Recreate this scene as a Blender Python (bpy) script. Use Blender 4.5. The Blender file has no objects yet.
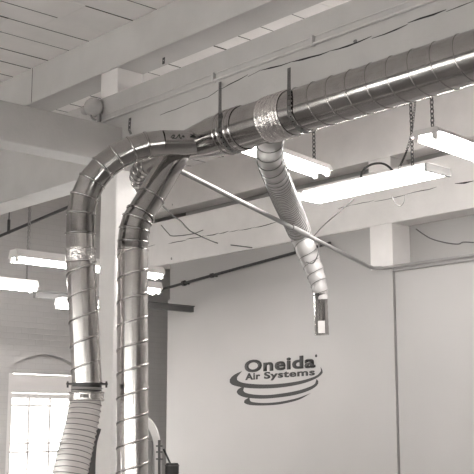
import bpy, bmesh, math, random
from mathutils import Vector, Matrix
random.seed(7)
S = bpy.context.scene
COL = S.collection
EYE = 1.6
PI = math.pi

# ------------------------------------------------------------------ camera survey
F = 1071.0
PITCH = math.atan(194/1071.0)
YAW = math.radians(41.9)
FH = Vector((math.sin(YAW), math.cos(YAW), 0))
RT = Vector((math.cos(YAW), -math.sin(YAW), 0))
FW = FH*math.cos(PITCH) + Vector((0, 0, math.sin(PITCH)))
UP = -FH*math.sin(PITCH) + Vector((0, 0, math.cos(PITCH)))

def P(px, py, X=None, Y=None, h=None, t=None):
    """where the sight line through a photo point meets a real plane (or lies t metres off)"""
    d = FW + RT*((px-237)/F) + UP*((237-py)/F)
    if X is not None: s = X/d.x
    elif Y is not None: s = Y/d.y
    elif h is not None: s = h/d.z
    else: s = t/d.dot(FH)
    return d*s + Vector((0, 0, EYE))

# ------------------------------------------------------------------ materials
def newmat(name):
    m = bpy.data.materials.new(name); m.use_nodes = True
    nt = m.node_tree
    return m, nt, nt.nodes['Principled BSDF']

def paint(name, c, rough=.6, var=.06, scale=3.0, bump=.0, bscale=40, metal=0.0, stretch=(1, 1, 1), speck=0):
    m, nt, b = newmat(name)
    tc = nt.nodes.new('ShaderNodeTexCoord')
    mp = nt.nodes.new('ShaderNodeMapping'); mp.inputs['Scale'].default_value = stretch
    nt.links.new(tc.outputs['Object'], mp.inputs['Vector'])
    n = nt.nodes.new('ShaderNodeTexNoise'); n.inputs['Scale'].default_value = scale
    n.inputs['Detail'].default_value = 6
    nt.links.new(mp.outputs['Vector'], n.inputs['Vector'])
    r = nt.nodes.new('ShaderNodeValToRGB')
    lo = [max(0, x*(1-var)) for x in c]; hi = [min(1, x*(1+var)) for x in c]
    r.color_ramp.elements[0].position = .3; r.color_ramp.elements[1].position = .7
    r.color_ramp.elements[0].color = (*lo, 1); r.color_ramp.elements[1].color = (*hi, 1)
    nt.links.new(n.outputs['Fac'], r.inputs['Fac'])
    out = r.outputs['Color']
    if speck:
        v = nt.nodes.new('ShaderNodeTexNoise'); v.inputs['Scale'].default_value = 9
        v.inputs['Detail'].default_value = 1
        nt.links.new(mp.outputs['Vector'], v.inputs['Vector'])
        g = nt.nodes.new('ShaderNodeMath'); g.operation = 'GREATER_THAN'; g.inputs[1].default_value = speck
        nt.links.new(v.outputs['Fac'], g.inputs[0])
        mx = nt.nodes.new('ShaderNodeMix'); mx.data_type = 'RGBA'
        mx.inputs['B'].default_value = (*[x*.35 for x in c], 1)
        nt.links.new(g.outputs[0], mx.inputs['Factor']); nt.links.new(out, mx.inputs['A'])
        out = mx.outputs['Result']
    nt.links.new(out, b.inputs['Base Color'])
    b.inputs['Roughness'].default_value = rough; b.inputs['Metallic'].default_value = metal
    if bump:
        n2 = nt.nodes.new('ShaderNodeTexNoise'); n2.inputs['Scale'].default_value = bscale
        n2.inputs['Detail'].default_value = 4
        nt.links.new(mp.outputs['Vector'], n2.inputs['Vector'])
        bp = nt.nodes.new('ShaderNodeBump'); bp.inputs['Strength'].default_value = bump
        bp.inputs['Distance'].default_value = .01
        nt.links.new(n2.outputs['Fac'], bp.inputs['Height'])
        nt.links.new(bp.outputs['Normal'], b.inputs['Normal'])
    return m

def brick_mat(name, c):
    m, nt, b = newmat(name)
    tc = nt.nodes.new('ShaderNodeTexCoord')
    mp = nt.nodes.new('ShaderNodeMapping'); mp.inputs['Rotation'].default_value = (PI/2, 0, 0)
    nt.links.new(tc.outputs['Object'], mp.inputs['Vector'])
    bt = nt.nodes.new('ShaderNodeTexBrick')
    bt.inputs['Scale'].default_value = 1.0
    bt.inputs['Brick Width'].default_value = .21; bt.inputs['Row Height'].default_value = .072
    bt.inputs['Mortar Size'].default_value = .006; bt.inputs['Mortar Smooth'].default_value = .6
    bt.inputs['Color1'].default_value = (*c, 1)
    bt.inputs['Color2'].default_value = (*[x*.97 for x in c], 1)
    bt.inputs['Mortar'].default_value = (*[x*.92 for x in c], 1)
    nt.links.new(mp.outputs['Vector'], bt.inputs['Vector'])
    nt.links.new(bt.outputs['Color'], b.inputs['Base Color'])
    bp = nt.nodes.new('ShaderNodeBump'); bp.inputs['Strength'].default_value = .25; bp.invert = True
    bp.inputs['Distance'].default_value = .006
    nt.links.new(bt.outputs['Fac'], bp.inputs['Height'])
    nt.links.new(bp.outputs['Normal'], b.inputs['Normal'])
    b.inputs['Roughness'].default_value = .6
    return m

def emit(name, c, s):
    m, nt, b = newmat(name)
    b.inputs['Base Color'].default_value = (*c, 1)
    b.inputs['Emission Color'].default_value = (*c, 1)
    b.inputs['Emission Strength'].default_value = s
    return m

def hose_mat(name, c, trans, clear):
    m, nt, b = newmat(name)
    b.inputs['Base Color'].default_value = (*c, 1); b.inputs['Roughness'].default_value = .25
    t = nt.nodes.new('ShaderNodeBsdfTranslucent'); t.inputs['Color'].default_value = (*c, 1)
    mx = nt.nodes.new('ShaderNodeMixShader'); mx.inputs[0].default_value = trans
    nt.links.new(b.outputs[0], mx.inputs[1]); nt.links.new(t.outputs[0], mx.inputs[2])
    tp = nt.nodes.new('ShaderNodeBsdfTransparent')
    m2 = nt.nodes.new('ShaderNodeMixShader'); m2.inputs[0].default_value = clear
    nt.links.new(mx.outputs[0], m2.inputs[1]); nt.links.new(tp.outputs[0], m2.inputs[2])
    nt.links.new(m2.outputs[0], nt.nodes['Material Output'].inputs['Surface'])
    return m

def glass_mat(name):
    m, nt, b = newmat(name)
    g = nt.nodes.new('ShaderNodeBsdfGlossy'); g.inputs['Roughness'].default_value = .02
    t = nt.nodes.new('ShaderNodeBsdfTransparent'); t.inputs['Color'].default_value = (.95, .95, .94, 1)
    mx = nt.nodes.new('ShaderNodeMixShader'); mx.inputs[0].default_value = .06
    nt.links.new(t.outputs[0], mx.inputs[1]); nt.links.new(g.outputs[0], mx.inputs[2])
    nt.links.new(mx.outputs[0], nt.nodes['Material Output'].inputs['Surface'])
    return m

def W(v, k=(1.0, .965, .95)): return tuple(v*x for x in k)
M = {
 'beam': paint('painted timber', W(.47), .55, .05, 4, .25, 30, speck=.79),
 'white': paint('white timber lit tone', W(.84), .5, .04, 4, .2, 30, speck=.80),  # paler than the near timber: the far bay's lamp light is in the colour
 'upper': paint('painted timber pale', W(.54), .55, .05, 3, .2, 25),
 'ceil': paint('painted ceiling boards', W(.84), .6, .05, 2.5, .15, 30),
 'wall': paint('painted wall board', W(.41), .55, .02, 1.5, .05, 60),
 'brick': brick_mat('painted brick', W(.48)),
 'floor': paint('grey shop floor', W(.27), .5, .1, 1.5, .1, 30),
 'column': paint('painted column', W(.72), .5, .04, 4, .2, 30),
 'galv': paint('galvanised steel', W(.72), .2, .1, 6, .35, 22, 1.0, (1, 1, .06)),
 'galv_dull': paint('galvanised steel dull', W(.42), .16, .10, 9, .12, 7, 1.0),
 'foil': paint('crinkled foil tape', W(.72), .22, .1, 20, .9, 45, 1.0),
 'enamel': paint('white enamel', W(.75), .4, .02, 3),
 'endcap': paint('grey enamel', W(.2), .4, .03, 5),
 'tube': emit('glowing tube', (1, .975, .94), 34.0),
 'lens': emit('glowing diffuser', (1, .975, .94), 14),
 'shaded_timber': paint('timber with painted shade', W(.45), .55, .05, 4, .25, 30),  # header beam only: its shade is put into the colour
 'black': paint('black iron', W(.025), .5, .2, 8),
 'dark': paint('dark crack', W(.03), .9, .2, 8),
 'strap': paint('perforated steel strap', W(.09), .45, .25, 40, 0, 1, .3),
 'darkgrey': paint('dark grey steel', W(.09), .5, .15, 5),
 'greypipe': paint('grey painted pipe', W(.27), .5, .06, 5),
 'conduit': paint('pale conduit', W(.29), .4, .05, 6),
 'conduit_dk': paint('old conduit', W(.52), .5, .08, 6),
 'wire': paint('thin grey wire', W(.10), .6, .1, 6),
 'hose': hose_mat('clear ribbed hose', W(.95), .62, .22),
 'hose_grey': hose_mat('silvery ribbed hose', W(.42), .12, .06),
 'coil': paint('hose wire coil', W(.10), .4, .1, 10, 0, 1, .3),
 'coil_lt': paint('hose wire coil pale', W(.2), .4, .1, 10, 0, 1, .3),
 'logo': paint('logo paint', W(.03), .5, .05, 5),
 'frame': paint('white window paint', W(.72), .45, .02, 4),
 'blind': hose_mat('pale ribbed blind', W(.75), .3, 0),
 'glass': glass_mat('window glass'),
 'bell': paint('painted junction', W(.42), .6, .12, 8, .3, 30),
 'label': paint('paper tag', W(.6), .6, .03, 10),
}

# ------------------------------------------------------------------ mesh helpers
class MB:
    def __init__(s): s.v = []; s.f = []; s.sm = []
    def add(s, vs, fs, smooth=False):
        o = len(s.v); s.v += [tuple(v) for v in vs]
        for f in fs: s.f.append(tuple(i+o for i in f)); s.sm.append(smooth)
    def box(s, a, b, mat=None):
        x0, y0, z0 = a; x1, y1, z1 = b
        vs = [Vector(q) for q in ((x0,y0,z0),(x1,y0,z0),(x1,y1,z0),(x0,y1,z0),(x0,y0,z1),(x1,y0,z1),(x1,y1,z1),(x0,y1,z1))]
        if mat: vs = [mat @ v for v in vs]
        s.add(vs, [(0,3,2,1),(4,5,6,7),(0,1,5,4),(1,2,6,5),(2,3,7,6),(3,0,4,7)])
        return s
    def sweep(s, pts, rad, seg=24, caps=True, up=None):
        """round tube along pts; rad: number or list"""
        pts = [Vector(p) for p in pts]; n = len(pts)
        rad = rad if isinstance(rad, (list, tuple)) else [rad]*n
        tan = []
        for i in range(n):
            a = pts[max(0, i-1)]; b = pts[min(n-1, i+1)]
            tan.append((b-a).normalized())
        ref = up or (Vector((0, 0, 1)) if abs(tan[0].z) < .9 else Vector((1, 0, 0)))
        nrm = (ref - tan[0]*ref.dot(tan[0])).normalized()
        vs = []; fs = []
        for i in range(n):
            if i:
                ax = tan[i-1].cross(tan[i])
                if ax.length > 1e-9:
                    nrm = Matrix.Rotation(tan[i-1].angle(tan[i]), 3, ax.normalized()) @ nrm
                nrm = (nrm - tan[i]*nrm.dot(tan[i])).normalized()
            bi = tan[i].cross(nrm)
            for k in range(seg):
                a = 2*PI*k/seg
                vs.append(pts[i] + (nrm*math.cos(a) + bi*math.sin(a))*rad[i])
        for i in range(n-1):
            for k in range(seg):
                k2 = (k+1) % seg
                fs.append((i*seg+k, i*seg+k2, (i+1)*seg+k2, (i+1)*seg+k))
        s.add(vs, fs, True)
        if caps:
            s.add([vs[k] for k in range(seg)], [tuple(range(seg-1, -1, -1))])
            s.add([vs[(n-1)*seg+k] for k in range(seg)], [tuple(range(seg))])
        return s
    def prism(s, poly, org, u, v, n, th):
        """flat polygon (2-D) laid out on axes u, v and thickened along n"""
        k = len(poly)
        a = [org + u*p[0] + v*p[1] for p in poly]; b = [q + n*th for q in a]
        s.add(a+b, [tuple(range(k-1, -1, -1)), tuple(range(k, 2*k))] +
              [(i, (i+1) % k, k+(i+1) % k, k+i) for i in range(k)])
        return s
    def build(s, name, mat, parent=None, bevel=0):
        me = bpy.data.meshes.new(name)
        org = Vector((0, 0, 0))
        vs = [Vector(v) for v in s.v]
        if parent is None and vs:
            lo = Vector([min(v[i] for v in vs) for i in range(3)]); hi = Vector([max(v[i] for v in vs) for i in range(3)])
            org = Vector(((lo.x+hi.x)/2, (lo.y+hi.y)/2, lo.z))
        me.from_pydata([v-org for v in vs], [], s.f)
        me.polygons.foreach_set('use_smooth', s.sm)
        me.materials.append(M[mat]); me.update()
        bm = bmesh.new(); bm.from_mesh(me); bmesh.ops.recalc_face_normals(bm, faces=bm.faces); bm.to_mesh(me); bm.free()
        o = bpy.data.objects.new(name, me); COL.objects.link(o); o.location = org
        if parent is not None:
            o.parent = parent; o.location = (0, 0, 0)
            o.matrix_parent_inverse = Matrix.Translation(parent.location).inverted() if parent.parent is None else Matrix.Identity(4)
        if bevel:
            md = o.modifiers.new('bevel', 'BEVEL'); md.width = bevel; md.segments = 2; md.limit_method = 'ANGLE'
        return o

def tag(o, label=None, cat=None, group=None, kind=None):
    if label: o['label'] = label
    if cat: o['category'] = cat
    if group: o['group'] = group
    if kind: o['kind'] = kind
    return o

def empty(name, loc, label, cat, group=None, kind=None):
    o = bpy.data.objects.new(name, None); o.location = loc; o.empty_display_size = .1
    COL.objects.link(o); return tag(o, label, cat, group, kind)

def lerp(a, b, t): return Vector(a).lerp(Vector(b), t)
def dense(pts, step):
    out = []
    for a, b in zip(pts[:-1], pts[1:]):
        n = max(1, round((b-a).length/step))
        for i in range(n): out.append(a.lerp(b, i/n))
    out.append(pts[-1]); return out
def spline(pts, n=10):
    """Catmull-Rom through the points"""
    pts = [Vector(p) for p in pts]; q = [pts[0]*2-pts[1]] + pts + [pts[-1]*2-pts[-2]]
    out = []
    for i in range(1, len(q)-2):
        a, b, c, d = q[i-1:i+3]
        for k in range(n):
            t = k/n
            out.append(.5*((2*b) + (c-a)*t + (2*a-5*b+4*c-d)*t*t + (3*b-a-3*c+d)*t**3))
    out.append(pts[-1]); return out
def resample(pts, radii, step):
    """even spacing along a polyline with interpolated radii"""
    L = [0]
    for a, b in zip(pts[:-1], pts[1:]): L.append(L[-1]+(b-a).length)
    n = max(2, int(L[-1]/step)); out = []; rr = []; j = 0
    for i in range(n+1):
        s = L[-1]*i/n
        while j < len(L)-2 and L[j+1] < s: j += 1
        t = (s-L[j])/max(1e-9, L[j+1]-L[j])
        out.append(pts[j].lerp(pts[j+1], t)); rr.append(radii[j]+(radii[j+1]-radii[j])*t)
    return out, rr, L[-1]
def helix(pts, radii, pitch, wire, phase=0, seg=6, per=22, mb=None):
    """a wire wound round a tube that follows pts"""
    step = pitch/per
    p, r, L = resample(pts, radii, step)
    out = []; tan = (p[1]-p[0]).normalized()
    ref = Vector((0, 0, 1)) if abs(tan.z) < .9 else Vector((1, 0, 0))
    nrm = (ref-tan*ref.dot(tan)).normalized()
    for i in range(len(p)):
        a = p[max(0, i-1)]; b = p[min(len(p)-1, i+1)]; t2 = (b-a).normalized()
        ax = tan.cross(t2)
        if ax.length > 1e-9: nrm = Matrix.Rotation(tan.angle(t2), 3, ax.normalized()) @ nrm
        nrm = (nrm-t2*nrm.dot(t2)).normalized(); tan = t2; bi = tan.cross(nrm)
        an = phase + 2*PI*i/per
        out.append(p[i] + (nrm*math.cos(an)+bi*math.sin(an))*r[i])
    mb = mb or MB(); mb.sweep(out, wire, seg); return mb
def ring(mb, c, ax, r, w=.004, seg=32):
    """raised round bead"""
    ax = Vector(ax).normalized(); c = Vector(c)
    prof = [(-w*1.6, 0), (-w, w*.9), (0, w*1.25), (w, w*.9), (w*1.6, 0)]
    mb.sweep([c+ax*a for a, _ in prof], [r+b for _, b in prof], seg, caps=False)

# ------------------------------------------------------------------ setting
X1, X2, YC = 4.84, 8.26, 6.86          # faces of the two column lines, near face of the columns
GB, GT = EYE+2.07, EYE+2.70            # girders: underside, top
CZ = EYE+3.26                          # ceiling
YW, YP, XA = 11.8, 10.5, 11.0          # window wall, end of the logo partition, far side of the alcove
XL, YF, XR = -5.0, -5.0, 8.54

m = MB(); m.box((XL, YF, -.1), (XA+.3, YW+.3, 0)); tag(m.build('floor', 'floor'), 'grey workshop floor', 'floor', kind='structure')
# ceiling: boards running across, with open joints, under a dark deck
m = MB(); y = YF
jt = MB()
bw = [.31, .37, .27, .30, .35, .28]
i = 0
while y < YW:
    w = bw[i % 6]*random.uniform(.95, 1.05); i += 1
    dz = random.uniform(0, .003)
    x = XL
    cuts = sorted([random.uniform(XL, 2), random.uniform(2.6, 4.4), random.uniform(5.3, 7.8)])
    for x0, x1 in zip([XL]+cuts, cuts+[XA+.3]):
        g = random.choice([.002, .008, .013, .017])
        g2_ = random.choice([.003, .006, .012])
        if random.random() < .93:
            xa, xb = (x0, x1) if random.random() < .5 else (x0+(x1-x0)*random.uniform(0, .4), x1-(x1-x0)*random.uniform(0, .3))
            j0, j1 = random.uniform(.002, .006), random.uniform(.002, .008)
            jt.add([(xa,y-j0,CZ-.0008),(xb,y-j1,CZ-.0008),(xb,y+j1,CZ-.0008),(xa,y+j0,CZ-.0008),(xa,y-j0,CZ+.02),(xb,y-j1,CZ+.02),(xb,y+j1,CZ+.02),(xa,y+j0,CZ+.02)],[(0,3,2,1),(4,5,6,7),(0,1,5,4),(1,2,6,5),(2,3,7,6),(3,0,4,7)])
        m.add([(x0+.002,y+g/2,CZ+dz),(x1-.002,y+g2_/2,CZ+dz),(x1-.002,y+w,CZ+dz),(x0+.002,y+w,CZ+dz),
               (x0+.002,y+g/2,CZ+.04),(x1-.002,y+g2_/2,CZ+.04),(x1-.002,y+w,CZ+.04),(x0+.002,y+w,CZ+.04)],
              [(0,3,2,1),(4,5,6,7),(0,1,5,4),(1,2,6,5),(2,3,7,6),(3,0,4,7)])
    y += w
tag(MB().box((XL, YF, CZ+.06), (XA+.3, YW+.3, CZ+.12)).build('roof_deck', 'dark'), 'dark deck above the ceiling boards', 'roof', kind='structure')
cl = tag(m.build('ceiling', 'ceil'), 'pale painted board ceiling', 'ceiling', kind='structure')
jt.build('open_joints', 'dark', cl)
# right wall: lower boards stand flush with the posts, the upper wall is set back
wr = MB()
WT = EYE+1.615
wr.box((X2, YC+.012, 0), (X2+.27, YP, WT)); wr.box((X2+.03, 7.165, WT), (X2+.27, YP, GB))
wr.box((X2+.012, YF, 0), (X2+.27, YC-.012, WT))
wr.box((X2+.2, YC-.02, 0), (X2+.27, YC+.02, WT))
wr.box((XR, YF, WT), (XR+.15, YP, CZ))
wr.box((X2+.27, YF, 0), (XR+.15, YP, WT))
wr.box((XR+.15, YP-.2, 0), (XA, YP, CZ)); wr.box((XA, YP-.2, 0), (XA+.15, YW+.3, CZ))
tag(wr.build('wall_right', 'wall'), 'smooth pale grey wall carrying the dark logo', 'wall', kind='structure')

def holed_wall(name, axis, at, th, a0, a1, z1, holes, mat, label):
    """wall in the plane axis=at, with rectangular openings (a, b, z0, z1)"""
    m = MB()
    xs = sorted({a0, a1, *[h[0] for h in holes], *[h[1] for h in holes]})
    for p, q in zip(xs[:-1], xs[1:]):
        hs = [h for h in holes if h[0] <= p+1e-6 and h[1] >= q-1e-6]
        segs = [(0, z1)]
        for h in hs:
            segs = [s for (u, v) in segs for s in ((u, h[2]), (h[3], v)) if s[1] > s[0]] if True else segs
        for u, v in segs:
            if axis == 'Y': m.box((p, at, u), (q, at+th, v))
            else: m.box((at, p, u), (at+th, q, v))
    return tag(m.build(name, mat), label, 'wall', kind='structure')

# window wall, with a brick arch over the opening
WX0, WX1, WZ0, WZS, WZT = 6.80, 7.87, .75, EYE+.772, EYE+.959
m = MB()
TH = .3
m.box((XL, YW, 0), (WX0, YW+TH, CZ)); m.box((WX1, YW, 0), (XA+.15, YW+TH, CZ)); m.box((WX0, YW, 0), (WX1, YW+TH, WZ0))
nA = 16
for k in range(nA):
    def arc(x):
        u = (x-(WX0+WX1)/2)/((WX1-WX0)/2); return WZS+(WZT-WZS)*(1-u*u)
    x0 = WX0+(WX1-WX0)*k/nA; x1 = WX0+(WX1-WX0)*(k+1)/nA
    z0, z1 = arc(x0), arc(x1)
    m.add([(x0,YW,z0),(x1,YW,z1),(x1,YW+TH,z1),(x0,YW+TH,z0),(x0,YW,CZ),(x1,YW,CZ),(x1,YW+TH,CZ),(x0,YW+TH,CZ)],
          [(0,3,2,1),(4,5,6,7),(0,1,5,4),(2,3,7,6)])
tag(m.build('wall_back', 'brick'), 'painted brick wall with the arched window', 'wall', kind='structure')
holes_l = [(y, y+2.1, .3, 2.3) for y in (-4.4, -1.6, 1.2, 4.0, 6.8, 9.5)]  # unseen openings, sized for daylight; the farthest added to light the back wall
holed_wall('wall_left', 'X', XL-.3, .3, YF, YW+.3, CZ, holes_l, 'brick', 'painted brick wall with tall windows sized for daylight')
holes_f = [(x, x+1.2, .3, 2.3) for x in (-3.6, .2)]
holed_wall('wall_front', 'Y', YF-.3, .3, XL-.3, XR+.15, CZ, holes_f, 'brick', 'painted brick wall behind the viewpoint')
m = MB()
wn = 2

def window(n, axis, at, a0, a1, z0, z1, cols, rows, label):
    r = empty('window_%d' % n, (a0, at, z0) if axis == 'Y' else (at, a0, z0), label, 'window', kind='structure')
    fr = MB(); gl = MB()
    def bx(mb, a, b, u, v, d0, d1):
        if axis == 'Y': mb.box((a, at+d0, u), (b, at+d1, v))
        else: mb.box((at+d0, a, u), (at+d1, b, v))
    e = .05
    bx(fr, a0, a0+e, z0, z1, 0, .06); bx(fr, a1-e, a1, z0, z1, 0, .06); bx(fr, a0+e, a1-e, z0, z0+e, 0, .06); bx(fr, a0+e, a1-e, z1-e, z1, 0, .06)
    for k in range(1, cols): a = a0+(a1-a0)*k/cols; bx(fr, a-.012, a+.012, z0+e, z1-e, .01, .05)
    for k in range(1, rows): z = z0+(z1-z0)*k/rows; bx(fr, a0+e, a1-e, z-.012, z+.012, .012, .048)
    bx(gl, a0+e, a1-e, z0+e, z1-e, .028, .032)
    fr.build('window_frame', 'frame', r); gl.build('pane', 'glass', r)
    return r
for h in holes_l: window(wn, 'X', XL-.2, *h, 5, 7, 'unseen tall window in the left brick wall, sized for daylight'); wn += 1
for h in holes_f: window(wn, 'Y', YF-.2, *h, 5, 7, 'tall factory window behind the viewpoint'); wn += 1

# the arched window in view
w1 = empty('window_1', (7.34, YW+.1, WZ0), 'white sash window under a shallow brick arch, pale blind at its top', 'window', kind='structure')
fr = MB(); y0, y1 = YW+.10, YW+.17
zb = EYE+.441
fr.box((WX0+.0, y0-.03, WZ0), (WX0+.1, y1, WZS-.02)); fr.box((WX1-.1, y0-.03, WZ0), (WX1, y1, WZS-.02))
fr.box((WX0+.1, y0, zb-.035), (WX1-.1, y1, zb+.025))
fr.box((WX0+.1, y0, WZ0), (WX1-.1, y1, WZ0+.07))
for x in (7.17, 7.476): fr.box((x-.014, y0+.01, WZ0+.07), (x+.014, y1-.01, zb-.035))
for z in (EYE+.315, EYE-.149, EYE-.259, EYE-.557): fr.box((WX0+.1, y0+.012, z-.012), (WX1-.1, y1-.012, z+.012))
fr.build('window_frame', 'frame', w1)
hd = MB()
poly = [(WX0, WZS-.02)] + [(WX0+(WX1-WX0)*k/16, WZS+(WZT-WZS)*(1-((k/16-.5)*2)**2)) for k in range(0, 17)] + [(WX1, WZS-.02)]
hd.prism(poly, Vector((0, y0+.01, 0)), Vector((1, 0, 0)), Vector((0, 0, 1)), Vector((0, 1, 0)), .05)
hd.box((WX0, y0-.04, WZS-.06), (WX1, y1, WZS-.005))
hd.build('arch_head', 'brick', w1)
g = MB(); g.box((WX0+.1, y0+.03, WZ0+.07), (WX1-.1, y0+.035, zb)); g.build('pane', 'glass', w1)
bl = MB()
z = zb+.03
while z < WZS-.07:
    bl.box((WX0+.09, y0-.005, z), (WX1-.09, y0+.012, z+.013)); bl.box((WX0+.09, y0+.004, z+.013), (WX1-.09, y0+.012, z+.018)); z += .018
bl.build('blind', 'blind', w1)

# ------------------------------------------------------------------ timber frame
def crack(pts, px_to, parent, name='crack', amp=.0, wmin=.002, wmax=.007, gap=.12, nrm=Vector((-1, 0, 0))):
    """open drying cracks: dark slivers a hair proud of the face"""
    mb = MB()
    pts3 = [px_to(*p) for p in pts]
    d = dense(pts3, .09); i = 0
    z0 = 0
    while i < len(d)-1:
        ln = random.choice([2, 3, 4, 5]); j = min(len(d)-1, i+ln)
        if random.random() > gap:
            off = Vector((0, 0, random.uniform(-.008, .008))); w0 = random.uniform(wmin, wmax)
            prev = None
            for k in range(i, j+1):
                e = min(k-i, j-k); w = w0*(.25 if e == 0 else random.uniform(.7, 1.2))
                c = d[k]+off+Vector((0, 0, random.uniform(-.003, .003)+(.006 if k == j else 0)))
                quad = [c-Vector((0,0,w))+nrm*.0015, c+Vector((0,0,w))+nrm*.0015, c+Vector((0,0,w))-nrm*.002, c-Vector((0,0,w))-nrm*.002]
                if prev: mb.add(prev+quad, [(0,4,5,1),(1,5,6,2),(2,6,7,3),(3,7,4,0)])
                prev = quad
        i = j
    return mb.build(name, 'dark', parent)

def timber(name, a, b, mat, label, cat='beam', bev=.008):
    return tag(MB().box(a, b).build(name, mat, None, bev), label, cat, kind='structure')

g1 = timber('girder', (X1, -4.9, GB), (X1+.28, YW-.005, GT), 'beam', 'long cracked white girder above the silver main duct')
fx = lambda X: (lambda px, py: P(px, py, X=X))
def settle(o): pass
crack([(160,115),(208,98),(221,89.5),(248,76),(261,69.5)], fx(X1-.001), g1, gap=.2, wmin=.001, wmax=.003)
crack([(261,69.5),(302,59),(348,46),(384,33),(420,19.6),(474,1.5)], fx(X1-.001), g1, gap=.03, wmin=.0025, wmax=.0075)
g2 = timber('girder', (X2, -4.9, GB), (X2+.27, YW-.005, EYE+2.64), 'white', 'white girder above the logo wall, behind the hanging lights')
crack([(138,249),(173,242),(209,236),(260,226),(300,216)], fx(X2-.001), g2, gap=.25, wmax=.005)
crack([(314,214),(350,206),(400,196),(452,185)], fx(X2-.001), g2, gap=.3, wmax=.004)
crack([(455,184.5),(474,182)], fx(X2-.001), g2, gap=.0, wmin=.006, wmax=.009)
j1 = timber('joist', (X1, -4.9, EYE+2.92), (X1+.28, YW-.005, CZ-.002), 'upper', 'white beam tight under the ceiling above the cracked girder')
timber('joist', (X2, -4.9, EYE+2.765), (X2+.26, YW-.005, CZ-.002), 'white', 'white beam tight under the ceiling above the logo wall')
ja, jb = P(32.5,72,X=X1), P(32.5,110,X=X1)
MB().box((X1-.0015, ja.y-.004, EYE+2.925), (X1+.004, ja.y+.004, CZ-.01)).build('butt_joint', 'darkgrey', j1)
timber('header_beam', (-4.9, 6.76, EYE+2.085), (X1+.0, 6.99, EYE+2.385), 'shaded_timber', 'short beam crossing to the column, its shade painted in as grey')
# columns: shaft below the girder, short stub between girder and joist
timber('column', (4.86, YC, 0), (5.10, 7.08, GB), 'column', 'square white column behind the two upright ducts', 'column', .012)
timber('post_stub', (X1+.01, YC, GT), (5.11, 7.1, EYE+2.92), 'column', 'short block between the cracked girder and the beam above', 'post')
timber('column', (X2+.0, YC+.002, WT), (XR, 7.16, GB), 'white', 'white square post top between the logo wall and its girder', 'column', .006)
timber('post_stub', (X2+.0, YC+.0, EYE+2.64), (XR, 7.16, EYE+2.765), 'white', 'short pale block above the girder beside the arched black cable', 'post')

# conduit along the cracked girder, ending at a round junction
def pipe(name, pts, r, mat, label, cat, parent=None, seg=12, group=None):
    o = MB().sweep(pts, r, seg).build(name, mat, parent)
    return tag(o, label, cat, group) if parent is None else o
cz = EYE+2.49
ec = empty('conduit', (X1-.014, 5.0, cz), 'thin painted conduit running along the cracked girder', 'conduit')
MB().sweep([Vector((X1-.016, -4.8, cz)), Vector((X1-.016, 7.3, cz))], .010, 10).build('pipe', 'conduit_dk', ec)
MB().sweep([Vector((X1-.006, -4.8, cz+.055)), Vector((X1-.006, 7.3, cz+.055))], .005, 8).build('cable', 'conduit_dk', ec)
for px in (215, 314):
    q = P(px, 81 if px == 215 else 36, X=X1)
    MB().box((X1-.028, q.y-.01, cz-.014), (X1, q.y+.01, cz+.06)).build('clip', 'conduit_dk', ec)
# round junction
c = P(94, 108, X=X1-.06)
rj = empty('round_junction', c, 'grey round fitting with a small lump, at the end of the girder conduit', 'fitting')
m = MB(); ax = Vector((-.6, -.78, 0)).normalized()
m.sweep([c-ax*.05, c-ax*.01, c+ax*.03, c+ax*.05, c+ax*.058], [.05, .078, .08, .066, .03], 24); m.build('dome', 'bell', rj)
c2 = P(85, 111, X=X1-.09)
m = MB(); m.sweep([c2-ax*.03, c2, c2+ax*.04, c2+ax*.055], [.02, .038, .034, .012], 16); m.build('lump', 'bell', rj)
c3 = P(99, 119, X=X1-.06)
m = MB(); m.sweep([c3+Vector((0,0,.04)), c3, c3-Vector((0,0,.03))], [.016, .022, .016], 12)
m.sweep(spline([P(90,112,X=X1-.09), P(92,118,X=X1-.1), P(96,120,X=X1-.08)], 6), .009, 8); m.build('elbow_fitting', 'conduit', rj)

# ------------------------------------------------------------------ main spiral duct
DX, DZ, DR = 4.35, EYE+1.865, .135
yA = P(212, 150, X=DX-DR*.92).y
main = empty('spiral_duct', (DX, 3.5, DZ-DR), 'large horizontal silver spiral duct hung along the cracked girder', 'duct')
line = lambda y: Vector((DX, y, DZ))
m = MB(); pts = [line(-4.7), line(yA)]
m.sweep(pts, DR, 48)
helix([line(-.8), line(yA-.45)], [DR, DR], .146, .0045, 1.0, 6, 40, m)
m.build('trunk', 'galv_dull', main)
def yof(px, py): return P(px, py, X=DX-DR*.92).y
# couplings with beads and foil tape
m = MB(); ya, yb = yof(256, 134), yof(277, 126)
m.sweep([line(yb), line(ya)], DR+.004, 48, caps=False)
for k in (0, .16, .34, .62, .8, 1): ring(m, line(yb+(ya-yb)*k), (0, 1, 0), DR+.003, .005, 48)
m.build('taped_coupling', 'foil', main)
m = MB(); ya2, yb2 = yof(213, 149), yof(229, 144)
m.sweep([line(yb2), line(ya2)], DR+.004, 48, caps=False)
for k in (0, .3, .75, 1): ring(m, line(yb2+(ya2-yb2)*k), (0, 1, 0), DR+.003, .005, 48)
m.build('coupling', 'galv_dull', main)
# reducing tail and its small elbow behind the drop ducts
m = MB()
m.sweep([line(yA-.02), line(yA+.12), line(yA+.5)], [DR, DR-.002, .085], 40)
m.build('reducer', 'galv_dull', main)
tail = [Vector((DX, yA+.4, DZ)), P(157, 163, X=DX+.03), P(148, 166, X=DX+.04), P(140.5, 171, X=DX+.06), P(139, 178, X=DX+.12), P(143, 188, X=DX+.2)]
tp = spline(tail, 8)
m = MB(); m.sweep(tp, .064, 28)
for k in (15, 19, 23, 27, 31, 35): ring(m, tp[k], tp[k+1]-tp[k-1], .064, .004)
m.build('tail_elbow', 'galv_dull', main)

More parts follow.
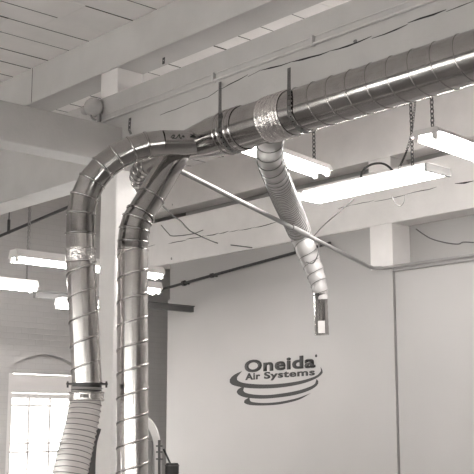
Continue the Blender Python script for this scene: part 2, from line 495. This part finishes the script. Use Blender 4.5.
# ------------------------------------------------------------------ drop ducts
def path(pts): return [P(a, b, t=t) for a, b, t in pts]
b1 = empty('branch_duct', P(87, 384, t=6.6), 'silver drop duct curving over from the main duct, leftmost, with flange at its foot', 'duct')
top = path([(212,141,6.74),(200,142.3,6.72),(185,142.6,6.69),(163,143,6.65)])
elb = path([(163,143,6.65),(147,145,6.63),(132,149.5,6.61),(117,157,6.6),(103,167.5,6.6),(92,181,6.6),(84.5,197,6.6),(80.8,214,6.6),(80.3,234,6.6)])
low = path([(80.3,234,6.6),(80.8,262,6.6),(84,322,6.6),(87,384,6.6)])
m = MB(); tr = [.062, .071, .079, .083]; m.sweep(top, tr, 32)
ring(m, top[1], top[2]-top[0], .066, .004); m.build('top_pipe', 'galv_dull', b1)
# marker scribble and a dark patch on the top pipe
def on_tube(px, py, path_, r):
    d = P(px, py, t=1.0)-Vector((0, 0, EYE)); t = 5.0
    while t < 8:
        q = d*t+Vector((0, 0, EYE)); 
        for a, b in zip(path_[:-1], path_[1:]):
            u = max(0, min(1, (q-a).dot(b-a)/(b-a).length_squared))
            if (q-a.lerp(b, u)).length < r: return d*(t-.004)+Vector((0, 0, EYE))
        t += .002
    return q
tr_ = .079
m = MB(); m.sweep(spline([on_tube(a, b, top, tr_+.002) for a, b in ((171,137.5),(172.5,135.5),(174,135),(174.5,136.5),(172,138),(176,138),(178,136),(179.5,134.5),(180,137),(181.5,138),(183,135.5),(184.5,137))], 4), .0028, 6)
m.build('marker_scribble', 'dark', b1)
m = MB(); g4 = [on_tube(a, b, top, tr_-.004) for a, b in ((190,134.2),(201,135.5),(201,137.6),(190,137.4))]
m.add(g4+[q+FH*.03 for q in g4], [(0,1,2,3),(4,7,6,5),(0,4,5,1),(1,5,6,2),(2,6,7,3),(3,7,4,0)]); m.build('dark_patch', 'dark', b1)
er = [.083, .084, .085, .086, .087, .088, .089, .09, .091]
m = MB(); m.sweep(elb, er, 32)
for k in range(1, len(elb)):
    a = elb[k-1]; c = elb[min(k+1, len(elb)-1)]; ring(m, elb[k], c-a, er[k]+.001, .0045)
m.build('gored_elbow', 'galv_dull', b1)
m = MB(); m.sweep(low, .091, 32)
helix([low[1], low[2], low[3]], [.091]*3, .148, .006, .3, 6, 30, m); m.build('spiral_pipe', 'galv', b1)
helix([q-Vector((0,0,.009)) for q in low[1:4]], [.0912]*3, .148, .0022, .3, 6, 30).build('lock_seam', 'greypipe', b1)
m = MB(); q0, q1 = low[0].lerp(low[1], .55), low[0].lerp(low[1], 1.0)
m.sweep([q0, q1], .0935, 32, caps=False); ring(m, q0, q1-q0, .093); ring(m, q1, q1-q0, .093, .005); m.build('taped_collar', 'foil', b1)
m = MB(); f0 = low[3]
m.sweep([f0-Vector((0,0,.004)), f0+Vector((0,0,.004))], .127, 40)
m.sweep([f0-Vector((0,0,.10)), f0], .09, 32)
for sx in (-.118, .118):
    q = f0+RT*sx; m.sweep([q-Vector((0,0,.022)), q+Vector((0,0,.016))], .006, 8)
m.build('flange', 'strap', b1)

b2 = empty('branch_duct', P(132, 474, t=6.75), 'silver drop duct kinked down from the main duct beside the white column', 'duct')
sl = path([(178.5,150,6.86),(168,168,6.82),(140.5,214,6.76)])
eb = path([(140.5,214,6.76),(137,220,6.75),(134.3,230,6.75),(133,242,6.75),(132.7,250,6.75)])
lw = path([(132.7,250,6.75),(132.3,474,6.75)]); lw.append(Vector((lw[1].x, lw[1].y, .12)))
m = MB(); m.sweep(sl, .09, 32); q = sl[1].lerp(sl[2], .62); ring(m, q, sl[2]-sl[1], .092); m.build('angled_pipe', 'galv_dull', b2)
m = MB(); m.sweep(eb, [.092, .095, .097, .098, .098], 32)
for k in (0, 1, 2, 3, 4): ring(m, eb[k], eb[min(k+1, 4)]-eb[max(k-1, 0)], .097, .0045)
m.build('gored_elbow', 'galv_dull', b2)
m = MB(); m.sweep(lw, .098, 32); helix(lw, [.098]*3, .150, .006, 2.0, 6, 30, m); m.build('spiral_pipe', 'galv', b2)
helix([q-Vector((0,0,.009)) for q in lw], [.0982]*3, .150, .0022, 2.0, 6, 30).build('lock_seam', 'greypipe', b2)
m = MB(); e = lw[2]; m.sweep([Vector((e.x, e.y, 0)), Vector((e.x, e.y, .14))], .11, 32); m.build('floor_collar', 'galv_dull', b2)

# clear hose under the left drop
def hose(name, pts, radii, body, coil, label, pitch=.033, n=10, amp=.004, wire=.0026):
    sp = spline(pts, n)
    rr = []
    for i in range(len(pts)-1):
        for k in range(n): rr.append(radii[i]+(radii[i+1]-radii[i])*k/n)
    rr.append(radii[-1])
    p, r, L = resample(sp, rr, pitch/4)
    r2 = [q+amp*(math.cos(2*PI*i/4)) for i, q in enumerate(r)]
    o = MB().sweep(p, r2, 28, caps=False).build(name, body)
    tag(o, label, 'hose')
    helix(sp, [q+amp*.7 for q in rr], pitch, wire, 0, 5, 26).build('wire_coil', coil, o)
    return o, sp
hp = [f0-Vector((0,0,.02)), P(86,400,t=6.6), P(83,418,t=6.58), P(77,444,t=6.55), P(70,474,t=6.5), P(62,520,t=6.45), P(60,600,t=6.4)]
hz = Vector((hp[-1].x-.02, hp[-1].y, .02)); hp.append(hz)
h1, _ = hose('flexible_hose', hp, [.093, .094, .097, .1, .104, .106, .106, .106], 'hose', 'coil_lt', 'clear ribbed hose clamped under the leftmost drop duct, in front of the window')
m = MB(); c = f0-Vector((0,0,.075)); m.sweep([c-Vector((0,0,.022)), c+Vector((0,0,.022))], .104, 32, caps=True)
ring(m, c-Vector((0,0,.022)), (0,0,1), .104); ring(m, c+Vector((0,0,.022)), (0,0,1), .104)
q = c-FH*.108; m.box(q-Vector((.02,.02,.012)), q+Vector((.02,.02,.012)))
m.build('clamp_band', 'galv', h1)

# silvery hose reaching from the main duct down to the logo wall
ys = P(268, 122, X=DX).y
sp = [Vector((DX+.02, ys-.01, DZ-.045)), P(270,157,t=6.6), P(277,178,t=7.0), P(286,201,t=8.25), P(297.5,227,t=9.4), P(307,252,t=9.5), P(315,272,t=9.5), P(319.5,288,t=9.48), P(321,300,t=9.48)]
h2, hs = hose('flexible_hose', sp, [.08, .084, .088, .1, .104, .092, .08, .068, .062], 'hose_grey', 'coil', 'silvery ribbed hose hanging from the main duct across the pale diagonal pipe', .095, 10, .004, .0028)
m = MB(); e0, e1 = P(320,290,t=9.48), P(322,335,t=9.48)
pp = dense([e0, e1], .03); m.sweep(pp, [.062+.002*(i % 2) for i in range(len(pp))], 24); m.build('end_tube', 'galv_dull', h2)
q = P(321.5,327,t=9.41)
m = MB(); m.box(Vector((-.03,-.002,-.055)), Vector((.03,.002,.055)), Matrix.Translation(q) @ Matrix.Rotation(-YAW, 4, 'Z')); m.build('tag_label', 'label', h2)
# lever wire on the hose
m = MB(); m.sweep(spline([P(319,241,t=9.45), P(318,254,t=9.38), P(313,263,t=9.38), P(306,262,t=9.38)], 6), .006, 8); m.build('hook_wire', 'darkgrey', h2)

# ------------------------------------------------------------------ straps
def strap(pts, w, name, label, group=None, mat='strap', side=Vector((0, 1, 0))):
    """perforated steel band: two rails with rungs, so the holes are real"""
    p, _, L = resample([Vector(q) for q in pts], [0]*len(pts), .011)
    mb = MB(); k = 0
    for i in range(len(p)-1):
        a, b = p[i], p[i+1]; t = (b-a).normalized(); n = t.cross(side).normalized()*.0012; s = side
        def slab(u0, u1):
            vs = [a+s*u0-n, a+s*u1-n, b+s*u1-n, b+s*u0-n, a+s*u0+n, a+s*u1+n, b+s*u1+n, b+s*u0+n]
            mb.add(vs, [(0,3,2,1),(4,5,6,7),(0,1,5,4),(1,2,6,5),(2,3,7,6),(3,0,4,7)])
        if i % 3 == 2: slab(-w/2, -w/4); slab(w/4, w/2)
        else: slab(-w/2, w/2)
    return tag(mb.build(name, mat), label, 'strap', group)
def duct_strap(px, py, label):
    a = P(px, py, X=X1-.004); r = DR+.009
    def yat(x, z):   # the strap was hung slightly skew: it runs in the upright plane through px
        lo, hi = 2.0, 8.0
        for _ in range(40):
            mid = (lo+hi)/2; v = Vector((x, mid, z-EYE))
            if 237+F*v.dot(RT)/v.dot(FW) > px: lo = mid
            else: hi = mid
        return lo
    pts = [a]; yl = None
    for d in range(70, 341, 10):
        an = math.radians(d); x, z = DX+r*math.cos(an), DZ+r*math.sin(an)
        if d <= 200: yl = yat(x, z)
        pts.append(Vector((x, yl, z)))
    return strap(pts, .03, 'hanging_strap', label)
duct_strap(220, 82, 'perforated strap from the cracked girder to the main duct near the drop ducts')
duct_strap(289, 68, 'perforated strap holding the main duct just right of the taped coupling')
a = P(130,118,X=X1-.004); strap([a, Vector((X1-.01, a.y, a.z-.1)), P(131,134,X=X1-.3)], .03, 'hanging_strap', 'short perforated strap above the bend of the leftmost drop duct')
a = P(164,45,X=X1+.14); strap([P(164.5,44,X=X1+.15), P(163.5,64,X=X1+.15)], .03, 'hanging_strap', 'dark strap in the gap between cracked girder and ceiling beam')

# ------------------------------------------------------------------ fluorescent lights
def fixture(name, near, far, w, hgt, label, two=True):
    """strip light between two ends; near/far: middle of the underside"""
    near, far = Vector(near), Vector(far)
    d = far-near; L = d.length; ax = d.normalized()
    sd = Vector((0, 0, 1)).cross(ax).normalized(); up = ax.cross(sd)
    T = Matrix((( *[ax.x, sd.x, up.x], near.x), (ax.y, sd.y, up.y, near.y), (ax.z, sd.z, up.z, near.z), (0, 0, 0, 1)))
    r = empty(name, (near+far)/2, label, 'ceiling light', 'fluorescent lights')
    m = MB()
    # folded tray with sloping sides
    prof = [(-w/2, .032), (-w/2, .04), (-w*.36, hgt), (w*.36, hgt), (w/2, .04), (w/2, .032), (w*.3, .05), (-w*.3, .05)]
    k = len(prof)
    a = [T @ Vector((0, q[0], q[1])) for q in prof]; b = [T @ Vector((L, q[0], q[1])) for q in prof]
    m.add(a+b, [(i, (i+1) % k, k+(i+1) % k, k+i) for i in range(k)])
    for x0 in (0, L-.004): 
        m.prism([(-w/2,.032),(w/2,.032),(w*.36,hgt),(-w*.36,hgt)], T @ Vector((x0,0,0)), sd, up, ax, .004)
    m.build('housing', 'enamel', r)
    for s in (-1, 1):
        c = s*w*.3
        MB().sweep([T @ Vector((.03, c, .018)), T @ Vector((L-.03, c, .018))], .021, 12).build('tube', 'tube', r)
        for x in (.014, L-.014):
            mm = MB(); mm.box((x-.012, c-.018, .01), (x+.012, c+.018, .05), T)
            mm.sweep([T @ Vector((x-.012, c, .0)), T @ Vector((x+.012, c, .0))], .016, 12); mm.build('socket', 'enamel', r)
    return r
def chain(a, b, label, mat='darkgrey', link=.035, r=.0028, sag=0, group='hanging chains'):
    a, b = Vector(a), Vector(b)
    n = max(4, int((b-a).length/ (link*.72)))
    pts = [a.lerp(b, i/n) - Vector((0, 0, sag*4*(i/n)*(1-i/n))) for i in range(n+1)]
    return chain_pts(pts, label, mat, link, r, group)
def chain_pts(pts, label, mat='darkgrey', link=.035, r=.0028, group='hanging chains'):
    mb = MB()
    for i in range(len(pts)-1):
        c = (pts[i]+pts[i+1])/2; t = (pts[i+1]-pts[i]).normalized()
        s = t.cross(Vector((0.3, .2, 1) if abs(t.z) < .9 else (1, 0, 0))).normalized()
        if i % 2: s = t.cross(s)
        loop = [c+t*(link/2*math.cos(2*PI*k/10))+s*(link*.3*math.sin(2*PI*k/10)) for k in range(11)]
        mb.sweep(loop, r, 5, caps=False)
    return tag(mb.build('hanging_chain', mat), label, 'chain')
H1 = 1.37
def rowfix(px0, py0, px1, label, h=H1, w=.18, hg=.105, rot=0):
    a = P(px0, py0, h=h); d = Vector((math.cos(rot), math.sin(rot), 0))
    # far end: where the light's line meets the sight line of px1
    def pxof(q):
        v = q-Vector((0, 0, EYE)); return 237+F*v.dot(RT)/v.dot(FW)
    lo, hi = 0, 6
    for _ in range(40):
        mid = (lo+hi)/2
        if pxof(a+d*mid) < px1: lo = mid
        else: hi = mid
    a = a-Vector((-math.sin(rot), math.cos(rot), 0))*w*.5
    return a, a+d*lo, label, w, hg
def put(args):
    a, b, label, w, hg = args; return fixture('fluorescent_light', a, b, w, hg, label), a, b
L1, a1_, b1_ = put(rowfix(8, 262, 155, 'long twin-tube light behind the leftmost drop duct, nearest of the lights on that side', 1.62, .18, .115))
a = P(-30, 290, h=H1); L2 = put(rowfix(-30, 286, 30, 'twin-tube light above the arched window, its end well left of the drop ducts', 1.47))
L3 = put(rowfix(54, 308, 112, 'twin-tube light peeking out low behind the leftmost drop duct', 1.30))
L4 = put(rowfix(112, 290, 152, 'twin-tube light in front of the wall corner, its end just past the kinked duct'))
H2 = 2.0
A = rowfix(410, 142, 520, 'bright twin-tube light with hooked sockets at the upper right, under the main duct', H2, .25, .075, math.radians(5)); 
# runs away to the right: near end first
FR2 = put(A)
def fix_rev(px1, py1, length, rot, label, w=.2, hg=.085, h=H2):
    b = P(px1, py1, h=h); d = Vector((math.cos(rot), math.sin(rot), 0))
    b = b-Vector((-math.sin(rot), math.cos(rot), 0))*w*.5
    return put((b-d*length, b, label, w, hg))
FR3 = fix_rev(312, 178, 1.25, math.radians(11), 'slanting twin-tube light just behind the top of the silvery hose')
# long wraparound light parallel to the girders
n1 = P(426, 170.5, h=H2); XF = n1.x
f1 = P(290, 198, h=H2); f1.x = XF; f1.z = n1.z
wl = empty('wraparound_light', (n1+f1)/2, 'long glowing wraparound light with grey end cap in front of the logo wall girder', 'ceiling light')
w, hg = .30, .05
def bodyprof(s=1.0): return [(0, .012), (.03, 0), (w-.03, 0), (w, .012), (w, hg*.72), (w-.03, hg*.95), (.03, hg*.95), (0, hg*.72)]
m = MB(); m.prism(bodyprof(), Vector((XF, n1.y+.012, n1.z)), Vector((1,0,0)), Vector((0,0,1)), Vector((0,1,0)), f1.y-n1.y-.024); m.build('diffuser', 'lens', wl)
m = MB(); m.box((XF+.05, n1.y+.02, n1.z+hg*.952), (XF+w-.05, f1.y-.02, n1.z+hg*.952+.03)); m.build('top_pan', 'enamel', wl)
for yy in (n1.y-.012, f1.y-.012):
    m = MB(); m.prism([(-.006, -.004), (w+.006, -.004), (w+.006, hg+.012), (-.006, hg+.012)], Vector((XF, yy, n1.z)), Vector((1,0,0)), Vector((0,0,1)), Vector((0,1,0)), .024); tag(m.build('end_cap', 'endcap', wl), 'grey end cap')

# chains and rods of the lights
up3 = lambda q, z: Vector((q.x, q.y, z))
def hang(q, label, mat='darkgrey', z=CZ-.003, link=.045, r=.004): return chain(q, up3(q, z), label, mat, link, r)
d1 = (b1_-a1_).normalized()
hang(a1_+d1*.17+Vector((0,0,.077)), 'pale double chain holding the nearest of the left-hand lights', 'greypipe')
hang(L2[1]+(L2[2]-L2[1])*.86+Vector((0,0,.077)), 'chain above the light over the arched window', 'darkgrey', link=.035, r=.0022)
hang(L3[1]+(L3[2]-L3[1])*.5+Vector((0,0,.077)), 'chain above the low light behind the leftmost drop duct', 'greypipe')
hang(L4[1]+(L4[2]-L4[1])*.5+Vector((0,0,.077)), 'chain above the light before the wall corner', 'greypipe')
dd = (FR2[2]-FR2[1]).normalized()
hang(FR2[1]+dd*.1+Vector((0,0,.072)), 'dark chain above the hooked end of the upper right light', 'darkgrey')
hang(FR3[2]-(FR3[2]-FR3[1]).normalized()*.12+Vector((0,0,.072)), 'dark double chain below the main duct, above the slanting light', 'darkgrey')
hang(Vector((XF+w/2, n1.y+.25, n1.z+hg+.026)), 'dark chain above the grey end of the wraparound light', 'darkgrey')
q = P(415, 108, h=2.5)
chain_pts(resample(spline([P(415.5,100,X=7.2), P(413.5,118,X=7.15), P(411,135,X=7.1), P(407,150,X=7.05), P(401.5,163,X=XF+.15), P(397,172,X=XF+.14)], 8), [0]*41, .026)[0], 'long swagged black chain dropping behind the wraparound light', 'black', .034, .0022)

# ------------------------------------------------------------------ pipes and cables
# pale pipe running diagonally from the drop ducts to the logo wall, then along it
hz = EYE+1.615
pA = P(176, 169, h=1.615); pB = P(372, 264, X=X2-.12); pC = P(386, 268, X=X2-.03)
pB.z = pC.z = hz; pA.z = hz
pA = P(174, 167.7, t=6.96)
run = [pA, pA.lerp(pB, .5), pB.lerp(pA, .03)] + spline([pB, Vector(((pB.x+pC.x)/2+.012, (pB.y+pC.y)/2, hz)), pC, Vector((X2-.03, pC.y-.3, hz))], 6)[1:] + [Vector((X2-.03, -4.5, hz))]
dp = empty('diagonal_pipe', pA, 'pale pipe slanting across behind the main duct to the post, then along the wall', 'pipe')
MB().sweep(run, .018, 14).build('pipe', 'conduit', dp)
qq = pA.lerp(pB, .535); dv = (pB-pA).normalized()
MB().sweep([qq-dv*.18, qq+dv*.18], .025, 14).build('sleeve', 'endcap', dp)
# ledge trim below, along the wall
m = MB(); m.box((X2-.02, -4.9, WT-.045), (X2+.012, YC-.012, WT-.012)); tag(m.build('trim_1', 'greypipe'), 'grey ledge strip on the wall right of the post', 'trim', kind='structure')
# black pipe under the far girder, with clamps
pb = [P(120,302,X=X2-.06), P(161,291,X=X2-.06), P(260,253.5,X=X2-.06), P(322,236.5,X=X2-.06)]
bp = empty('black_pipe', pb[0], 'thin black pipe with clamps under the girder of the logo wall', 'pipe')
MB().sweep(dense([P(112,303,X=X2-.05), P(330,243,X=X2-.05)], .4), .017, 10).build('pipe', 'black', bp)
for px in (184, 212):
    q = P(px, 303-(px-112)*60/218, X=X2-.05)
    m = MB(); m.sweep([q-Vector((0,.02,0)), q+Vector((0,.02,0))], .034 if px == 184 else .027, 10); m.box(q+Vector((0,-.012,-.01)), Vector((X2+(.029 if q.z > WT else 0),q.y+.012,q.z+.01))); m.build('clamp', 'black', bp)
# dark rail in front of the corner
ra = P(36, 291.5, Y=10.0); rb = P(191, 310, Y=10.0); rb.z = ra.z = (ra.z+rb.z)/2
m = MB(); m.box((ra.x, 9.99, ra.z-.045), (X2-.002, 10.05, ra.z+.03)); m.box((ra.x, 9.97, ra.z+.018), (X2-.002, 10.07, ra.z+.03))
tag(m.build('steel_rail', 'darkgrey'), 'dark steel rail crossing the wall corner behind the kinked duct', 'rail')
# sprinkler pipes, upper left
pipe('sprinkler_pipe', [P(-10,212.5,X=5.5), P(80,185,X=5.5)], .05, 'greypipe', 'thick grey pipe under the ceiling at the left', 'pipe')
sp_ = empty('sprinkler_pipe', P(0,236,X=5.5), 'thin black pipe on rods, left of the leftmost drop duct', 'pipe')
MB().sweep([P(-10,240,X=5.5), P(0,236,X=5.5), P(66,208,X=5.5), P(90,198,X=5.5)], .016, 10).build('pipe', 'black', sp_)
q = P(8.5, 232, X=5.5); m = MB(); m.sweep([q, up3(q, CZ-.003)], .006, 8); m.sweep([q-Vector((0,0,.02)), q+Vector((0,0,.13))], .016, 8); m.build('hanger_rod', 'black', sp_)

def cable(pts, r, label, mat='wire', name='loose_wire', n=10): return tag(MB().sweep(spline(pts, n), r, 6).build(name, mat), label, 'wire')
cable([P(163,206,t=8), P(172,215,t=8.4), P(180.5,221,t=9), P(187,228,t=10), P(194,233,t=11), P(217,243,X=X2-.02), P(235,245.5,X=X2-.02), P(252,247.6,X=X2-.015)], .006, 'thin wire sagging from the kinked duct to the far girder')
cable([P(161,225,X=X2-.1), P(168,233,X=X2-.05), P(173,236,X=X2-.015), P(192,234,X=X2-.01), P(203,230,X=X2-.01)], .005, 'thin bent wire on the far girder beside the kinked duct')
cable([P(354,199,X=XF+.1), P(338,213,X=XF+.3), P(322,227,X=XF+.6), P(309,242,X=X2-.05)], .005, 'thin wire slanting down from the wraparound light toward the silvery hose')
cable([P(392,196,X=XF+.2), P(396,204,X=XF+.2), P(400.5,206,X=XF+.2), P(404,202,X=XF+.2), P(405,195,X=XF+.2)], .0025, 'small wire loop hanging under the wraparound light')
cable([P(360.5,180,X=XF+.2), P(362,173,X=XF+.2), P(366,167.5,X=XF+.2), P(373,164,X=XF+.2), P(382,163.5,X=XF+.2), P(389,167,X=XF+.2), P(395,174,X=XF+.2)], .01, 'black cable arching above the wraparound light', 'black', 'arched_cable')
cable([P(416,229,X=XR-.008), P(423,234,X=XR-.008), P(432,239,X=XR-.008), P(445,242.5,X=XR-.008), P(458,244,X=XR-.008), P(464,242,X=XR-.008), P(480,243,X=XR-.008)], .006, 'dark wavy wire on the upper wall right of the white post')

# ------------------------------------------------------------------ logo
lg = empty('wall_logo', P(280, 405, X=X2), 'dark painted company logo on the pale wall, lettering over three swooshes', 'logo')
U = Vector((0, -1, 0)); V = Vector((0, 0, 1)); N = Vector((-1, 0, 0))
def word(txt, bl, br, tl, name, off, bold=.045):
    cu = bpy.data.curves.new(name, 'FONT'); cu.body = txt; cu.size = 1; cu.offset = off; cu.space_character = 1.07
    cu.resolution_u = 4; cu.extrude = .0
    ob = bpy.data.objects.new(name, cu); COL.objects.link(ob)
    dg = bpy.context.evaluated_depsgraph_get(); me = bpy.data.meshes.new_from_object(ob.evaluated_get(dg))
    COL.objects.unlink(ob); bpy.data.objects.remove(ob); bpy.data.curves.remove(cu)
    co = [v.co.copy() for v in me.vertices]
    x0 = min(c.x for c in co); x1 = max(c.x for c in co)
    cap = max(c.y for c in co if True) if txt != 'Systems' else max(c.y for c in co)
    B, R_, T_ = P(*bl, X=X2), P(*br, X=X2), P(*tl, X=X2)
    W_ = (B-R_).y; H_ = T_.z-B.z; rise = R_.z-B.z; y0 = 0
    for v in me.vertices:
        u = (v.co.x-x0)/(x1-x0); k = v.co.y/cap
        v.co = B + U*(u*W_) + V*(k*H_+u*rise) + N*.003
    # thicken back to the wall
    bm = bmesh.new(); bm.from_mesh(me)
    src = bm.faces[:]
    for du, dv in ((1, .5), (-1, .5), (1, -.5), (-1, -.5)):
        nf = bmesh.ops.duplicate(bm, geom=src)
        for v in [g for g in nf['geom'] if isinstance(g, bmesh.types.BMVert)]: v.co += U*du*bold*H_+V*dv*bold*H_+N*(.00015*(2.5+du+.5*dv*2))
    r = bmesh.ops.extrude_face_region(bm, geom=bm.faces[:])
    for v in [g for g in r['geom'] if isinstance(g, bmesh.types.BMVert)]: v.co -= N*.004
    bmesh.ops.recalc_face_normals(bm, faces=bm.faces)
    bm.to_mesh(me); bm.free()
    me.materials.clear(); me.materials.append(M['logo'])
    o = bpy.data.objects.new(name, me); COL.objects.link(o); o.parent = lg
    o.matrix_parent_inverse = Matrix.Translation(lg.location).inverted()
    return o
CS = .2532
cr = lambda x, y: (220+x*CS, 330+y*CS)
word('Oneida', cr(99, 166.5), cr(376, 146), cr(99, 121), 'company_word', .02)
word('Air', cr(101, 197), cr(158, 193), cr(101, 172), 'tagline_word', .015)
word('Systems', cr(175, 192), cr(374, 177.5), cr(175, 167), 'tagline_word', .015)
def swoosh(outer, inner, name):
    def sm(pts):
        c = spline([Vector((a, b, 0)) for a, b in pts], 8)
        p, _, _ = resample(c, [0]*len(c), sum((b-a).length for a, b in zip(c[:-1], c[1:]))/40.5)
        return [P(*cr(v.x, v.y), X=X2) for v in p]
    A, B = sm(outer), sm(inner[::-1])
    bm = bmesh.new()
    va = [bm.verts.new(p+N*.003) for p in A]; vb = [bm.verts.new(p+N*.003) for p in B]
    for k in range(min(len(A), len(B))-1): bm.faces.new((va[k], va[k+1], vb[k+1], vb[k]))
    r = bmesh.ops.extrude_face_region(bm, geom=bm.faces[:])
    for v in [g for g in r['geom'] if isinstance(g, bmesh.types.BMVert)]: v.co -= N*.004
    bmesh.ops.recalc_face_normals(bm, faces=bm.faces)
    me = bpy.data.meshes.new(name); bm.to_mesh(me); bm.free(); me.materials.append(M['logo'])
    o = bpy.data.objects.new(name, me); COL.objects.link(o); o.parent = lg
    o.matrix_parent_inverse = Matrix.Translation(lg.location).inverted()
swoosh([(88,162),(55,178),(38,200),(52,218),(110,229),(180,231),(250,226),(325,212),(380,191),(406,168),(398,147)],
       [(400,162),(380,181),(325,199),(250,211),(180,215),(115,212),(78,204),(66,190),(85,165)], 'swoosh')
swoosh([(97,221),(72,234),(68,250),(95,265),(150,271),(210,269),(290,258),(350,240),(384,218),(388,200),(382,194)],
       [(383,206),(360,222),(300,241),(210,255),(150,256),(108,250),(92,240),(97,224)], 'swoosh')
swoosh([(115,267),(98,277),(98,289),(125,297),(180,298),(240,293),(310,276),(358,250)],
       [(312,268),(240,283),(180,288),(140,286),(120,281),(117,270)], 'swoosh')
q = P(*cr(380, 102), X=X2); m = MB()
m.sweep([q+N*.003, q-N*.002], .016, 14); m.build('registered_mark', 'logo', lg)

# ------------------------------------------------------------------ machine in the corner
base = P(152, 474, t=9.3)
mc = empty('machine', (base.x, base.y, 0), 'pale arched machine frame behind the foot of the kinked duct', 'machine')
ap = [P(137,417,t=9.3), P(145,416.5,t=9.3), P(151,420.5,t=9.3), P(156.5,430,t=9.3), P(159.5,443,t=9.3), P(160,458,t=9.3), P(160,474,t=9.3), P(160,490,t=9.3)]
ip = [P(136,422,t=9.3), P(143,423,t=9.3), P(148,428,t=9.3), P(152,437,t=9.3), P(154,448,t=9.3), P(154.5,458,t=9.3), P(154.5,474,t=9.3), P(154.5,490,t=9.3)]
A_, B_ = spline(ap, 5), spline(ip, 5); m = MB(); th = FH*.16
vs = []; 
for a, b in zip(A_, B_): vs += [a, b, b+th, a+th]
fs = []
for i in range(len(A_)-1):
    for k in range(4): fs.append((4*i+k, 4*i+(k+1) % 4, 4*i+4+(k+1) % 4, 4*i+4+k))
fs += [(0,1,2,3), tuple(4*(len(A_)-1)+k for k in (3,2,1,0))]
m.add(vs, fs); m.build('arched_frame', 'enamel', mc)
q = P(159.3,440,t=9.25); m = MB(); m.sweep([q, P(159.3,500,t=9.25)], .012, 8)
for y_ in (446, 452, 459): z_ = P(159.3,y_,t=9.25); m.sweep([z_-RT*.028, z_+RT*.028], .006, 6)
m.build('guide_rod', 'darkgrey', mc)
bz = P(150,482,t=9.3).z
m = MB(); T = Matrix.Translation((base.x, base.y, 0)) @ Matrix.Rotation(-YAW, 4, 'Z')
m.box((-.25, -.15, .08), (.3, .35, bz), T); m.build('cabinet', 'endcap', mc, .01)
m = MB(); m.box((-.28, -.18, 0), (.33, .38, .08), T); m.build('plinth', 'darkgrey', mc)
m = MB(); m.box((-.12, -.02, bz), (-.0, .10, P(150,441,t=9.3).z), T); m.build('blade_guard', 'endcap', mc)
cn = P(172, 474, t=9.3)
ct = empty('canister', Vector((cn.x, cn.y, bz)), 'black canister with a thin tilted rod, against the foot of the logo wall', 'canister')
zt = P(172,463,t=9.3).z
m = MB(); m.sweep([Vector((cn.x, cn.y, bz)), Vector((cn.x, cn.y, bz+.02)), Vector((cn.x, cn.y, zt-.02)), Vector((cn.x, cn.y, zt))], [.055, .058, .058, .05], 24); m.build('body', 'black', ct)
m = MB(); m.sweep([Vector((cn.x, cn.y, zt-.025)), Vector((cn.x, cn.y, zt-.015))], .062, 24); m.build('rim', 'darkgrey', ct)
m = MB(); m.sweep([P(170.5,464,t=9.3), P(163.5,449,t=9.3)], .008, 8); m.build('rod', 'black', ct)
# switch box on the column, dark bent tube behind the clear hose
q = P(98.5, 349, X=4.86)
tag(MB().box((4.82, q.y-.02, q.z-.035), (4.86, q.y+.02, q.z+.035)).build('switch_box', 'black'), 'small black switch on the white column beside the leftmost drop duct', 'switch')
dh = [P(97,428,t=7.4), P(92.5,445,t=7.4), P(91,474,t=7.4), P(91,520,t=7.4)]; dh.append(Vector((dh[-1].x, dh[-1].y, .03)))
tag(MB().sweep(spline(dh, 8), .03, 14).build('dark_tube', 'darkgrey'), 'dark bent tube standing behind the clear ribbed hose', 'hose')

# ------------------------------------------------------------------ camera, light
cam = bpy.data.cameras.new('camera'); co = bpy.data.objects.new('camera', cam); COL.objects.link(co)
co.location = (0, 0, EYE)
co.rotation_euler = (PI/2+PITCH, 0, -YAW)
cam.sensor_fit = 'HORIZONTAL'; cam.sensor_width = 36; cam.lens = 36*F/474
cam.clip_start = .05; cam.clip_end = 200
S.camera = co
wd = bpy.data.worlds.new('sky'); S.world = wd; wd.use_nodes = True
bg = wd.node_tree.nodes['Background']; bg.inputs[0].default_value = (1, .985, .955, 1); bg.inputs[1].default_value = 8.0
S.view_settings.view_transform = 'Standard'; S.view_settings.look = 'None'; S.view_settings.exposure = 0.72; S.view_settings.gamma = 1
S.view_settings.use_curve_mapping = False
S.cycles.use_denoising = True
S.cycles.max_bounces = 10; S.cycles.diffuse_bounces = 5; S.cycles.transparent_max_bounces = 16
